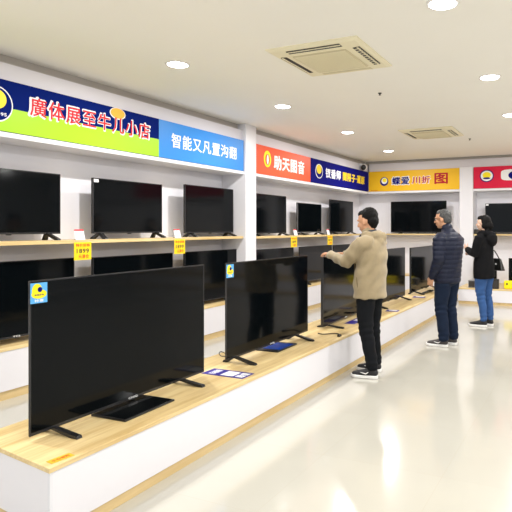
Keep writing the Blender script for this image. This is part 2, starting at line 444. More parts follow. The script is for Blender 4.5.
c = 0.0; t = sign_back(-2.205, 2.205, 'crimson sign at the right edge with a round badge and white pill', M['crimson'])
e = obj('emblem_rim', disc(bmesh.new(), B(-1.93, 2.595, -0.03, c), 0.145, 0.13, 0, 0.003), M['navy2'], t)
obj('emblem_ring', disc(bmesh.new(), B(-1.93, 2.595, -0.033, c), 0.125, 0.11, 0, 0.002), M['paper'], e)
obj('emblem_spot', disc(bmesh.new(), B(-1.93, 2.61, -0.035, c), 0.085, 0.065, 0, 0.002), M['byellow'], e)
obj('emblem_band', disc(bmesh.new(), B(-1.93, 2.545, -0.037, c), 0.075, 0.02, 0, 0.002), M['navy2'], e)
e = obj('pill', disc(bmesh.new(), B(-1.27, 2.60, -0.03, c), 0.37, 0.115, 0, 0.003, 40, 5), M['paper'], t)
obj('pill_disc', disc(bmesh.new(), B(-1.36, 2.59, -0.033, c), 0.13, 0.085, 0, 0.002), M['navy2'], e)
obj('pill_stroke', disc(bmesh.new(), B(-1.32, 2.60, -0.035, c), 0.06, 0.035, 0, 0.002), M['red'], e)

# ------------------------------------------------------------------ televisions
def television(loc, rz, W, Hh, label, gap=0.05, spread=0.13, foot_at=0.30, silver=False, group='televisions', logo=None, sticker=None, thick=0.03, feet=None, back=0.7):
    """local: screen faces +X, width along Y, standing on z=0"""
    t = thing('television', label, 'television', loc, rz, group)
    h = W/2; z0 = gap; z1 = gap+Hh
    obj('housing', bx(-thick, -0.004, -h, h, z0, z1), M['plastic'], t, bevel=0.004)
    obj('electronics_box', bx(-thick-0.035, -thick+0.001, -h*0.72, h*0.72, z0+0.03, z0+Hh*0.58), M['plastic'], t, bevel=0.012)
    obj('screen', bx(-0.005, -0.0005, -h+0.008, h-0.008, z0+0.016, z1-0.008), M['screen'], t)
    bm = bmesh.new()
    box(bm, -0.006, 0.001, -h, h, z0, z0+0.016); box(bm, -0.006, 0.001, -h, h, z1-0.008, z1)
    box(bm, -0.006, 0.001, -h, -h+0.008, z0+0.016, z1-0.008); box(bm, -0.006, 0.001, h-0.008, h, z0+0.016, z1-0.008)
    obj('bezel', bm, M['bezel_silver'] if silver else M['bezel'], t)
    obj('sensor_bump', bx(-0.02, -0.002, -0.02, 0.02, z0-0.008, z0+0.001), M['plastic'], t)
    fy = h*(1-2*foot_at) if foot_at < 0.5 else 0
    for s in (-1, 1):
        bm = bmesh.new(); y = s*fy if feet is None else (feet[0] if s < 0 else feet[1]); hw = 0.017
        for dx in (1, -1):
            a = [(-0.035, z0+0.004), (0.005, z0+0.010), (-0.012+dx*spread+0.006, 0.014), (-0.012+dx*spread+0.012, 0.0), (-0.012+dx*spread-0.035, 0.0)]
            if dx < 0: a = [(0.0, z0+0.004), (-0.035, z0+0.010), (-0.012-spread*back-0.006, 0.014), (-0.012-spread*back-0.012, 0.0), (-0.012-spread*back+0.03, 0.0)]
            vs = []
            splay = s*spread*0.25 if feet is None else 0.0
            for q, (x, z) in enumerate(a):
                yy = y+(splay if q >= 2 else 0)
                vs.append((bm.verts.new((x, yy-hw, z)), bm.verts.new((x, yy+hw, z))))
            for q in range(5):
                n = (q+1) % 5
                bm.faces.new((vs[q][0], vs[n][0], vs[n][1], vs[q][1]))
            bm.faces.new([v[0] for v in vs]); bm.faces.new([v[1] for v in vs][::-1])
        bmesh.ops.recalc_face_normals(bm, faces=bm.faces)
        obj('foot', bm, M['plastic'], t)
    if logo:
        text('logo', logo, M['logo'], t, 0.075, 0.016, 0.03, 0.001, FL(0, z0+0.009, 0.001))
    if sticker == 'big':
        s = obj('sticker', bx(0.001, 0.0025, -h+0.003, -h+0.100, z1-0.122, z1-0.014), M['lblue'], t)
        s['label'] = 'blue sticker with a yellow shape'
        cy, cz = -h+0.052, z1-0.066
        obj('yellow_shape', disc(bmesh.new(), FL(cy, cz-0.008, 0.0025), 0.044, 0.024, 0, 0.001), M['byellow'], s)
        obj('yellow_arch', disc(bmesh.new(), FL(cy-0.012, cz+0.012, 0.0026), 0.029, 0.036, 0, 0.001), M['byellow'], s)
        obj('navy_spot', disc(bmesh.new(), FL(cy+0.004, cz+0.016, 0.0036), 0.013, 0.014, 0, 0.001), M['navy2'], s)
        text('small_words', '智慧彩电', M['navy2'], s, 0.052, 0.009, 0.01, 0.0006, FL(cy, cz-0.012, 0.0036))
        text('white_words', '特惠', M['paper'], s, 0.052, 0.014, 0.02, 0.0006, FL(cy, cz-0.043, 0.0025))
    elif sticker == 'white':
        s = obj('sticker', bx(0.001, 0.002, -h+0.01, -h+0.07, z1-0.045, z1-0.012), M['paper'], t); s['label'] = 'small white sticker'
    return t

ISL = 0.3755
gi = 'televisions standing on the long aisle platform'
television((-2.68, 2.625, ISL), 0, 1.41, 0.82, 'largest black television, nearest the camera, with a blue and yellow sticker', 0.026, 0.20, 0.10, group=gi, feet=(-0.565, 0.455), back=0.5, logo='CHIQ', sticker='big', thick=0.012)
television((-2.68, 4.305, ISL), 0, 1.40, 0.795, 'second black television on the aisle platform, painted blue reflection on the plate below it', 0.045, 0.20, 0.10, group=gi, feet=(-0.565, 0.455), back=0.5, logo='CHIQ', sticker='big', thick=0.012)
television((-2.715, 6.055, ISL), 0.05, 1.38, 0.785, 'black television whose top corner the man in the tan jacket holds', 0.022, 0.20, 0.10, group=gi, feet=(-0.565, 0.455), back=0.5, logo='CHIQ')
television((-2.69, 7.575, ISL), -0.03, 1.40, 0.77, 'black television on the aisle platform between the man in tan and man in navy', 0.045, 0.18, 0.12, group=gi, feet=(-0.50, 0.50), back=0.5)
television((-2.68, 9.33, ISL), 0, 1.39, 0.75, 'furthest television on the aisle platform, beside the man in the navy jacket', 0.045, 0.18, 0.14, group=gi, feet=(-0.50, 0.50), back=0.5)

gs = 'televisions on the left wall shelf'
SH = 1.382; SH2 = 1.372
television((-4.77, 3.225, SH), 0, 1.03, 0.59, 'black television on the upper shelf cut off by the left photo edge', 0.06, 0.12, 0.13, group=gs)
television((-4.77, 4.63, SH), 0, 1.01, 0.59, 'black television on the upper shelf between the two white price cards left of the column', 0.06, 0.12, 0.10, group=gs, sticker='white')
television((-4.77, 6.07, SH), 0, 1.04, 0.635, 'black television on the upper shelf just left of the white column', 0.05, 0.12, 0.12, group=gs)
television((-4.77, 7.58, SH2), 0, 1.08, 0.635, 'black television on the upper shelf just right of the white column', 0.04, 0.12, 0.12, group=gs)
television((-4.77, 9.00, SH2), 0, 0.95, 0.55, 'smallest television on the upper shelf, under the dark blue sign\'s left end', 0.04, 0.12, 0.14, group=gs, silver=True)
television((-4.77, 10.45, SH2), 0, 1.17, 0.67, 'tallest television on the upper shelf, nearest the back corner', 0.04, 0.12, 0.12, group=gs)

gl = 'televisions on the low wall platform'
TZ = 0.456
television((-4.735, 3.27, TZ), 0, 1.20, 0.69, 'black television on the low wall platform at the left photo edge', 0.055, 0.10, 0.2, group=gl, logo='TCL')
television((-4.735, 4.69, TZ), 0, 1.19, 0.68, 'black television on the low platform mostly behind the largest television', 0.055, 0.10, 0.2, group=gl)
television((-4.735, 6.08, TZ), 0, 1.15, 0.68, 'black television on the low platform just left of the column base', 0.055, 0.10, 0.2, group=gl)
television((-4.735, 7.72, TZ), 0, 1.19, 0.65, 'black television on the low platform just right of the column base', 0.055, 0.10, 0.2, group=gl)
television((-4.735, 9.21, TZ), 0, 1.33, 0.65, 'black television on the low platform left of the raised hand', 0.055, 0.10, 0.2, group=gl)
television((-4.735, 10.52, TZ), 0, 1.12, 0.64, 'black television on the low platform behind the man in tan', 0.055, 0.10, 0.2, group=gl)

gb = 'televisions along the back wall'
television((-3.475, 11.72, 1.372), -PI/2, 1.29, 0.70, 'black television on the back shelf under the yellow sign', 0.03, 0.10, 0.2, group=gb)
television((-1.42, 11.72, 1.372), -PI/2, 1.14, 0.62, 'black television on the back shelf above the woman, white sticker in its corner', 0.03, 0.10, 0.2, group=gb, sticker='white')
television((-0.99, 11.2, 0.316), -PI/2, 0.90, 0.52, 'black television low at the right photo edge behind a yellow block', 0.06, 0.10, 0.2, group=gb)
television((-1.92, 11.35, 0.316), -PI/2, 0.45, 0.50, 'black television hidden behind the woman, seen in a screen reflection', 0.06, 0.10, 0.2, group=gb)
t = thing('wall_platform', 'low wall platform with oak top below the yellow sign', 'display platform', (-3.55, 11.76, 0), 0, 'white and oak wall platforms')
obj('top_board', bx(-1.05, 1.04, -0.20, 0.19, 0.425, 0.455), M['woodX'], t, bevel=0.003)
obj('white_body', bx(-1.05, 1.04, -0.195, 0.19, 0.08, 0.425), M['white'], t)
obj('kickboard', bx(-1.05, 1.04, -0.185, 0.19, 0.0, 0.08), M['kick'], t)

# yellow blocks with two eyes
for x, y, w_, lab in ((-1.33, 10.86, 0.30, 'yellow block with dark eye dots at the right photo edge'),
                      (-1.87, 10.98, 0.30, 'yellow block with dark eye dots behind the woman')):
    t = thing('yellow_block', lab, 'display block', (x, y, 0.316), 0, 'yellow display blocks')
    obj('body', bx(-w_/2, w_/2, -0.06, 0.06, 0, 0.16), M['byellow'], t, bevel=0.02)
    for s in (-1, 1):
        obj('dot', disc(bmesh.new(), FB(s*0.06-0.03, 0.10, -0.06), 0.018, 0.018, 0, 0.002), M['dark'], t)
def small_box(name, x, y, z, sx, sy, sz, mat, label, cat):
    t = thing(name, label, cat, (x, y, z))
    obj('body', bx(-sx/2, sx/2, -sy/2, sy/2, 0, sz), mat, t, bevel=0.008)
    obj('front_panel', bx(-sx*0.4, sx*0.4, -sy/2-0.003, -sy/2, sz*0.12, sz*0.88), M['dark'], t)
    return t
M['grey'] = P('grey_plastic', (0.22, 0.22, 0.22), 0.5)
small_box('speaker_box', -2.09, 10.82, 0.316, 0.14, 0.12, 0.15, M['grey'], 'small grey speaker box on the back platform left of the woman', 'speaker')
small_box('speaker_box', -1.635, 10.79, 0.316, 0.13, 0.12, 0.19, M['plastic'], 'small black speaker box on the back platform right of the woman', 'speaker')
small_box('media_box', -2.13, 11.64, 1.373, 0.15, 0.10, 0.10, M['plastic'], 'small black media box on the shelf by the column, at the woman\'s chin', 'media box')

# security camera in the corner
t = thing('security_camera', 'white security camera with black lens under the fascia in the back corner', 'security camera', (-4.628, 11.12, 2.868)); t.scale = (1.3, 1.3, 1.3)
bm = bmesh.new(); tube(bm, [(0, 0, 0.03), (0.05, 0, 0.02)], [0.035, 0.025], 16); obj('mount', bm, M['trim'], t, smooth=True)
bm = bmesh.new(); tube(bm, [(0.05, 0.06, 0.0), (0.07, -0.02, -0.015)], [0.052, 0.055], 20); obj('body', bm, M['trim'], t, smooth=True)
bm = bmesh.new(); ell(bm, (0.078, -0.055, -0.022), (0.047, 0.04, 0.047)); obj('lens', bm, M['plastic'], t, smooth=True)

# price cards on and below the shelf
for i, (y, lab) in enumerate(((3.87, 'white price card with red top standing left of the second shelf television'),
                              (5.28, 'white price card with red top standing left of the third shelf television'),
                              (8.25, 'white price card on the shelf just right of the television beside the column'),
                              (9.55, 'white price card on the shelf right of the smallest television'))):
    t = thing('price_card', lab, 'price card', (-4.645, y, SH if y < 6 else SH2), 0, 'white price cards on the shelf')
    bm = bmesh.new()
    vs = [(-0.0, -0.055, 0), (0.0, 0.055, 0), (-0.03, 0.055, 0.105), (-0.03, -0.055, 0.105)]
    a = [bm.verts.new(v) for v in vs]; b = [bm.verts.new((v[0]-0.003, v[1], v[2])) for v in vs]
    bm.faces.new(a); bm.faces.new(b[::-1])
    for q in range(4): bm.faces.new((a[q], b[q], b[(q+1) % 4], a[(q+1) % 4]))
    bmesh.ops.recalc_face_normals(bm, faces=bm.faces)
    obj('card', bm, M['paper'], t)
    bm = bmesh.new(); mt = Matrix.Translation((0.0008, 0, 0)) @ Matrix.Rotation(-math.atan2(0.03, 0.105), 4, 'Y')
    obj('red_header', box(bm, 0, 0.0012, -0.055, 0.055, 0.093, 0.108, mat4=mt), M['red'], t)
    obj('stand', bx(-0.06, -0.003, -0.03, 0.03, 0, 0.004), M['plastic'], t)
for y, w_, lab in ((3.86, 0.20, 'large yellow price card hanging from the shelf edge, leftmost'),
                   (5.26, 0.19, 'yellow price card hanging from the shelf edge below the third shelf television'),
                   (8.10, 0.21, 'yellow price card hanging from the shelf edge just right of the column'),
                   (9.52, 0.22, 'yellow price card hanging from the shelf edge near the raised hand')):
    t = thing('hanging_price_card', lab, 'price card', (-4.606, y, 1.347 if y < 6 else 1.337), 0, 'yellow hanging price cards')
    obj('card', bx(0, 0.003, -w_/2, w_/2, -0.165, 0.012), M['cardyellow'], t)
    text('header_words', '特价促销', M['red'], t, w_*0.8, 0.03, 0.015, 0.001, FL(0, -0.018, 0.003))
    text('price', '1899', M['dark'], t, w_*0.72, 0.045, 0.02, 0.001, FL(0.0, -0.075, 0.003))
    text('footer_words', '元清仓', M['red'], t, w_*0.6, 0.04, 0.015, 0.001, FL(0.01, -0.130, 0.003))

# ------------------------------------------------------------------ things lying on the island
def slab(name, x, y, wx, wy, h, mat, label, cat, rz=0.0, group=None, bev=0.004):
    t = thing(name, label, cat, (x, y, ISL), rz, group)
    obj('base', bx(-wx/2, wx/2, -wy/2, wy/2, 0, h), mat, t, bevel=bev)
    return t
t = slab('flat_panel_stand', -2.585, 2.545, 0.27, 0.42, 0.012, M['plastic'], 'flat glossy black plate lying under the largest television', 'display plate', 0.02, 'flat plates under the televisions')
obj('glossy_top', bx(-0.122, 0.122, -0.198, 0.198, 0.012, 0.0135), M['screen'], t)
t = slab('flat_panel_stand', -2.68, 4.38, 0.25, 0.37, 0.012, M['plastic'], 'flat black plate with painted blue reflection lying under the second television', 'display plate', 0.03, 'flat plates under the televisions')
f_ = obj('blue_reflection', bx(-0.07, 0.11, -0.13, 0.14, 0.012, 0.0135), M['pblue'], t); f_['label'] = 'painted blue reflection'

def leaflet(x, y, wx, wy, rz, label, main, kind=0, grp='printed leaflets on the aisle platform'):
    t = thing('leaflet', label, 'leaflet', (x, y, ISL), rz, grp)
    obj('sheet', bx(-wx/2, wx/2, -wy/2, wy/2, 0.0, 0.002), main, t)
    if kind == 0:
        obj('white_patch', bx(-wx*0.08, wx*0.22, -wy*0.36, wy*0.36, 0.002, 0.0026), M['paper'], t)
        text('words', '彩电促销', M['paper'], t, wy*0.7, wx*0.18, 0.02, 0.0006, FT(-wx*0.30, 0, 0.002, PI/2))
        text('large_words', '超值', M['paper'], t, wy*0.75, wx*0.2, 0.03, 0.0006, FT(wx*0.36, 0, 0.002, PI/2))
    else:
        obj('white_patch', bx(-wx*0.3, wx*0.35, -wy*0.05, wy*0.4, 0.002, 0.0026), M['paper'], t)
    return t
leaflet(-2.54, 3.44, 0.38, 0.16, 0.0, 'violet and white leaflet between the two nearest aisle televisions', M['purple'], 0)
leaflet(-2.56, 6.04, 0.13, 0.48, 0.02, 'violet and white leaflet under the television held by the man in tan', M['purple'], 1)
leaflet(-2.42, 6.95, 0.17, 0.14, 0.1, 'violet leaflet on the platform right of the man in tan', M['purple'], 1)
leaflet(-2.50, 8.50, 0.20, 0.16, 0.1, 'violet and white leaflet near the hand of the man in navy', M['purple'], 1)
t = thing('orange_sticker', 'small orange sticker lying on the oak top at the platform corner', 'sticker', (-2.352, 1.845, ISL), -0.12)
obj('sheet', bx(-0.024, 0.024, -0.058, 0.058, 0, 0.0015), M['oran'], t)
text('words', '小心台阶', M['dred'], t, 0.09, 0.022, 0.01, 0.0006, FT(0, 0, 0.0015, PI/2))

def cable(pts, r, label, mat=None, plug=True):
    t = thing('power_cable', label, 'cable', (0, 0, 0), 0, 'loose black cables on the aisle platform')
    t.location = (pts[0][0], pts[0][1], ISL)
    cu = bpy.data.curves.new('c', 'CURVE'); cu.dimensions = '3D'; cu.bevel_depth = r; cu.bevel_resolution = 2
    sp = cu.splines.new('BEZIER'); sp.bezier_points.add(len(pts)-1)
    for bp, p in zip(sp.bezier_points, pts):
        bp.co = (p[0]-pts[0][0], p[1]-pts[0][1], p[2]+r); bp.handle_left_type = bp.handle_right_type = 'AUTO'
    co = bpy.data.objects.new('c', cu); COL.objects.link(co)
    dg = bpy.context.evaluated_depsgraph_get(); me = bpy.data.meshes.new_from_object(co.evaluated_get(dg))
    bpy.data.objects.remove(co); bpy.data.curves.remove(cu)
    o = bpy.data.objects.new('cord', me); COL.objects.link(o); me.materials.clear(); me.materials.append(mat or M['plastic']); o.parent = t
    if plug:
        e = Vector(pts[-1])-Vector(pts[0])
        obj('plug', bx(e.x-0.015, e.x+0.015, e.y-0.025, e.y+0.025, 0, 0.02), M['plastic'], t, bevel=0.004)
cable([(-2.86, 3.86, 0.004), (-2.91, 3.84, 0.012), (-2.94, 3.86, 0.03), (-2.95, 3.90, 0.03), (-2.91, 3.93, 0.006), (-2.85, 3.92, 0.004)], 0.004, 'black cable looping behind the near edge of the second television', plug=False)
cable([(-2.62, 5.12, 0.001), (-2.55, 5.10, 0.001), (-2.47, 5.16, 0.001), (-2.40, 5.17, 0.001), (-2.35, 5.08, 0.001)], 0.005, 'black cable end lying near the platform edge by the man in tan')
cable([(-2.90, 5.28, 0.001), (-2.93, 5.20, 0.001), (-2.96, 5.12, 0.001), (-2.93, 5.03, 0.001)], 0.006, 'black cable running behind the second television')
cable([(-2.48, 5.86, 0.001), (-2.44, 5.95, 0.001), (-2.45, 6.15, 0.001), (-2.50, 6.30, 0.012), (-2.46, 6.42, 0.001)], 0.007, 'thick black cable curling round the leaflet beside the tan man\'s legs')
cable([(-2.56, 8.90, 0.001), (-2.50, 9.0, 0.02), (-2.53, 9.12, 0.001), (-2.46, 9.2, 0.02), (-2.54, 9.28, 0.001), (-2.48, 9.1, 0.03)], 0.016, 'bundled black cable behind the hand of the man in navy', plug=False)

# ------------------------------------------------------------------ people (local frame: x forward, y to their left, z up)
M['skin'] = P('skin', (0.60, 0.34, 0.21), 0.5, 0.4)
M['skin2'] = P('skin_tan', (0.55, 0.29, 0.17), 0.5, 0.4)
M['skin3'] = P('skin_light', (0.72, 0.47, 0.35), 0.5, 0.4)
M['hairb'] = P('black_hair', (0.004, 0.0035, 0.0035), 0.6, 0.15, bump=0.6, nscale=160)
M['hairg'] = P('grey_hair', (0.06, 0.06, 0.06), 0.55, 0.4, noise=0.5, nscale=90, bump=0.6)
M['tan'] = P('tan_cotton', (0.315, 0.25, 0.15), 0.8, 0.25, noise=0.16, nscale=12, bump=0.7, sheen=0.2)
M['tan_dark'] = P('tan_seam', (0.16, 0.12, 0.06), 0.9)
M['collar'] = P('dark_lining', (0.03, 0.035, 0.045), 0.8)
M['scarf'] = P('grey_blue_shirt', (0.20, 0.28, 0.34), 0.8)
M['blackcloth'] = P('black_cotton', (0.004, 0.005, 0.007), 0.85, 0.2, noise=0.3, nscale=12)
M['puffer'] = P('navy_nylon', (0.007, 0.010, 0.026), 0.55, 0.25, noise=0.25, nscale=9)
M['djeans'] = P('dark_denim', (0.006, 0.013, 0.032), 0.85, 0.2, noise=0.3, nscale=10)
M['jeans'] = P('blue_denim', (0.035, 0.09, 0.24), 0.85, 0.2, noise=0.3, nscale=9)
M['blackwool'] = P('black_wool', (0.006, 0.006, 0.007), 0.95, 0.15, noise=0.3, nscale=15)
M['shoe'] = P('black_mesh_shoe', (0.012, 0.012, 0.014), 0.7, bump=0.4, nscale=200)
M['shoeg'] = P('dark_grey_shoe', (0.05, 0.045, 0.045), 0.7, bump=0.4, nscale=200)
M['sole'] = P('white_rubber', (0.80, 0.79, 0.77), 0.5)
M['eye'] = P('eye_white', (0.75, 0.73, 0.70), 0.2)
M['leather'] = P('black_leather', (0.008, 0.008, 0.008), 0.3, 0.5, bump=0.2, nscale=60)
M['metal'] = P('dark_frame_metal', (0.03, 0.03, 0.03), 0.3, 0.5, metal=0.7)

def V(*a): return Vector(a)

def headmat(c, yaw, pitch):
    return Matrix.Translation(c) @ Euler((0, pitch, yaw), 'XYZ').to_matrix().to_4x4()

def add_head(bm, HM, s=1.0, neck=None, woman=False):
    def e(c, r, rot=None):
        m = HM @ Matrix.Translation(Vector(c)*s)
        if rot: m = m @ Euler(rot).to_matrix().to_4x4()
        bmesh.ops.create_uvsphere(bm, u_segments=20, v_segments=14, radius=1, matrix=m @ Matrix.Diagonal((r[0]*s, r[1]*s, r[2]*s, 1)))
    j = 0.9 if woman else 1.0
    e((-0.008, 0, 0.022), (0.098, 0.076, 0.098))
    e((0.028, 0, -0.035), (0.066, 0.060*j, 0.082))
    e((0.044, 0, -0.094), (0.036*j, 0.034*j, 0.024))
    e((0.005, 0, -0.060), (0.055, 0.056*j, 0.045))
    for q in (-1, 1):
        e((0.056, q*0.034, -0.030), (0.032, 0.024, 0.030))
        e((0.082, q*0.030, 0.022), (0.013, 0.025, 0.008))
        e((-0.004, q*0.077, -0.012), (0.019, 0.009, 0.031), (0, -0.25, q*0.35))
        e((0.002, q*0.074, -0.030), (0.010, 0.010, 0.012))
        e((0.100, q*0.011, -0.036), (0.010, 0.008, 0.007))
    tube(bm, [HM @ (V(0.088, 0, 0.012)*s), HM @ (V(0.100, 0, -0.014)*s), HM @ (V(0.109, 0, -0.034)*s)], [0.008*s, 0.010*s, 0.011*s], 12)
    e((0.087, 0, -0.062), (0.012, 0.023, 0.0055)); e((0.084, 0, -0.071), (0.012, 0.020, 0.006))
    a = HM @ (V(-0.022, 0, -0.05)*s)
    tube(bm, [a, a.lerp(neck, 0.5), neck], [(0.054*s*j, 0.058*s*j), (0.053*s*j, 0.055*s*j), (0.066*s, 0.062*s)], 20, (0, 1, 0))

def add_eyes(HM, s, parent):
    for q in (-1, 1):
        bm = bmesh.new(); ell(bm, (0, 0, 0), (0.0105*s, 0.0135*s, 0.0068*s), seg=14)
        bmesh.ops.transform(bm, matrix=HM @ Matrix.Translation(V(0.0790, q*0.031, 0.001)*s), verts=bm.verts)
        o = obj('eye', bm, M['eye'], parent, smooth=True)
        bm = bmesh.new(); ell(bm, (0, 0, 0), (0.0035*s, 0.0060*s, 0.0060*s), seg=12)
        bmesh.ops.transform(bm, matrix=HM @ Matrix.Translation(V(0.0872, q*0.031, 0.001)*s), verts=bm.verts)
        obj('iris', bm, M['dark'], o, smooth=True)
        bm = bmesh.new()
        tube(bm, [HM @ (V(0.0925, q*0.016, 0.027)*s), HM @ (V(0.0915, q*0.030, 0.0295)*s), HM @ (V(0.080, q*0.046, 0.024)*s)], [0.0028, 0.0034, 0.0018], 8)
        obj('eyebrow', bm, M['hairb'], parent, smooth=True)

def add_hand(bm, W, D, N, s=1.0, curl=0.5, flip=1):
    """W wrist, D finger direction, N direction the palm faces, thumb on the D x N side (times flip)"""
    D = D.normalized(); N = (N-D*N.dot(D)).normalized(); T = D.cross(N)*flip
    tube(bm, [W-D*0.03, W, W+D*0.04*s, W+D*0.085*s], [(0.026*s, 0.021*s), (0.028*s, 0.020*s), (0.038*s, 0.016*s), (0.039*s, 0.013*s)], 14, T)
    for i, ln in enumerate((0.070, 0.079, 0.073, 0.057)):
        off = (0.0315-0.021*i)*s
        p = W+D*0.080*s+T*off; pts = [p-D*0.02]; pts.append(p)
        d0 = (D+T*(0.10-0.067*i)).normalized()
        for k, (f, a) in enumerate(((0.45, 0.35), (0.30, 0.95), (0.25, 1.45))):
            a *= curl
            p = p+(d0*math.cos(a)+N*math.sin(a))*ln*s*f; pts.append(p)
        tube(bm, pts, [0.0085*s, 0.0088*s, 0.0082*s, 0.0076*s, 0.0066*s], 10)
    r = W+D*0.022*s+T*0.020*s
    q = r+(D*0.62+T*0.70+N*0.25)*0.036*s
    u = q+(D*0.80+T*0.40+N*0.40*(0.5+curl))*0.030*s
    v = u+(D*0.88+T*0.10+N*0.45*(0.5+curl))*0.026*s
    tube(bm, [r, q, u, v], [0.014*s, 0.0115*s, 0.0095*s, 0.0078*s], 12)

def shoe(parent, x, y, a, mat, up=0.0, mark=True):
    mt = Matrix.Translation((x, y, 0)) @ Matrix.Rotation(a, 4, 'Z')
    def T(l): return [mt @ Vector(p) for p in l]
    sd = (mt.to_3x3() @ Vector((0, 1, 0)))
    bm = bmesh.new()
    tube(bm, T([(-0.055, 0, 0.060), (0.0, 0, 0.062), (0.07, 0, 0.052), (0.135, 0, 0.043), (0.175, 0.0, 0.040)]), [(0.034, 0.036), (0.037, 0.040), (0.041, 0.034), (0.043, 0.024), (0.036, 0.017)], 20, sd)
    tube(bm, T([(-0.03, 0, 0.06), (-0.02, 0, 0.112)]), [(0.036, 0.045), (0.038, 0.046)], 18, sd)
    tube(bm, T([(0.02, 0, 0.092), (0.09, 0, 0.068)]), [(0.022, 0.012), (0.024, 0.010)], 14, sd)
    sh = blob('shoe', bm, mat, parent, 0.007, 3)
    out = []
    for px, py in ((-0.085, 0), (-0.078, 0.026), (-0.04, 0.036), (0.03, 0.036), (0.09, 0.044), (0.15, 0.045), (0.19, 0.032), (0.208, 0), (0.19, -0.03), (0.15, -0.042), (0.09, -0.041), (0.03, -0.034), (-0.04, -0.034), (-0.078, -0.025)):
        out.append((px, py))
    bm = bmesh.new(); prism(bm, out, 0.001, 0.030)
    for v in bm.verts:
        if v.co.x > 0.18: v.co.z += 0.006
        if v.co.x < -0.06: v.co.z += 0.004 if v.co.z > 0.02 else 0
    bmesh.ops.transform(bm, matrix=mt, verts=bm.verts)
    obj('sole', bm, M['sole'], sh, bevel=0.006)
    if mark:
        bm = bmesh.new()
        tube(bm, T([(0.005, 0.043, 0.068), (0.03, 0.046, 0.050), (0.085, 0.044, 0.062)]), [0.003, 0.006, 0.0025], 8)
        obj('side_stripe', bm, M['sole'], sh, smooth=True)

def wrinkle(amp, sc=1.0, seed=0.0):
    def f(p, n):
        return amp*(math.sin(p.z*38*sc+seed+3*math.sin(p.x*9+p.y*7))*0.5+math.sin((p.x+p.y)*26*sc+p.z*17+seed*2)*0.5)
    return f

def fold(seed):
    def f(p, n):
        k = math.exp(-((p.z-0.47)/0.09)**2)+math.exp(-((p.z-0.14)/0.07)**2)+0.6*math.exp(-((p.z-0.80)/0.06)**2)
        return 0.0025*math.sin(p.z*38+seed+3*math.sin(p.x*9+p.y*7))+0.004*k*math.sin(p.z*95+p.x*30+seed*3+2*math.sin(p.y*20))
    return f

def legs(name, mat, parent, hip_z, pts_l, pts_r, rad, seatr, seed=0, rise=0.07):
    bm = bmesh.new()
    tube(bm, [(0, 0, hip_z-0.02), (0, 0, hip_z+rise)], [seatr, (seatr[0]*0.95, seatr[1]*0.95)], 24, (0, 1, 0))
    for pts in (pts_l, pts_r): tube(bm, pts, rad, 20, (0, 1, 0))
    return blob(name, bm, mat, parent, 0.011, 3, fold(seed))

# --- man in the tan jacket
pm = thing('person', 'man in tan hooded jacket and black trousers holding the top of a television', 'person', (-2.03, 5.13, 0), PI)
HM = headmat(V(0.030, 0.0, 1.570), -0.08, 0.20)
neck = V(0.0, 0, 1.42)
Wl = V(0.475, -0.06, 1.222); El = V(0.20, 0.15, 1.165); Sl = V(0.02, 0.175, 1.345)
Wr = V(0.36, -0.215, 1.215); Er = V(0.17, -0.275, 1.12); Sr = V(-0.04, -0.185, 1.37)
bm = bmesh.new(); add_head(bm, HM, 1.02, neck)
tube(bm, [(0, 0, 0.90), (0, 0, 1.10), (0.01, 0, 1.30), (0.01, 0, 1.40)], [(0.13, 0.09), (0.12, 0.085), (0.14, 0.09), (0.09, 0.06)], 20, (0, 1, 0))
tube(bm, [Sl, El, Wl], [0.045, 0.038, 0.026]); tube(bm, [Sr, Er, Wr], [0.045, 0.038, 0.026])
tube(bm, [(0, 0.085, 0.90), (0.0, 0.10, 0.48), (-0.065, 0.11, 0.10)], [0.075, 0.045, 0.032]); tube(bm, [(0, -0.085, 0.90), (0.01, -0.11, 0.48), (-0.01, -0.14, 0.10)], [0.075, 0.045, 0.032])
add_hand(bm, Wl, V(0.70, -0.50, 0.02), V(0.1, 0.1, -1), 1.0, 0.75, 1)
add_hand(bm, Wr, V(0.9, -0.1, 0.05), V(0.1, 0.3, -1), 1.0, 0.5, -1)
body = blob('body', bm, M['skin2'], pm, 0.006, 3)
add_eyes(HM, 1.02, pm)
bm = bmesh.new()
for c_, r_ in (((-0.034, 0, 0.050), (0.094, 0.084, 0.088)), ((-0.062, 0, -0.005), (0.062, 0.076, 0.074)), ((0.022, 0, 0.080), (0.062, 0.060, 0.042)), ((-0.058, 0, -0.055), (0.042, 0.052, 0.04))):
    bmesh.ops.create_uvsphere(bm, u_segments=24, v_segments=16, radius=1, matrix=HM @ Matrix.Translation(c_) @ Matrix.Diagonal((*r_, 1)))
blob('hair', bm, M['hairb'], pm, 0.008, 2, lambda p, n: 0.0025*math.sin(p.x*140+p.z*90)*math.sin(p.y*120))
bm = bmesh.new()
tube(bm, [(0.000, 0, 0.80), (0.0, 0, 0.95), (-0.015, 0, 1.10), (-0.03, 0, 1.24), (-0.025, 0, 1.34), (-0.005, 0, 1.40), (0.01, 0, 1.45)],
     [(0.205, 0.165), (0.205, 0.163), (0.20, 0.155), (0.205, 0.148), (0.195, 0.130), (0.135, 0.10), (0.078, 0.078)], 32, (0, 1, 0), 0.1)
tube(bm, [Sl+V(-0.05, -0.03, 0.0), Sl, (Sl+El)/2+V(0, 0.008, -0.01), El, (El+Wl)/2+V(0, 0, -0.012), Wl+(Wl-El).normalized()*0.0], [0.085, 0.083, 0.076, 0.074, 0.062, 0.044], 20)
tube(bm, [Sr+V(0.03, 0.04, 0), Sr, (Sr+Er)/2, Er, (Er+Wr)/2, Wr], [0.085, 0.086, 0.076, 0.072, 0.062, 0.046], 20)
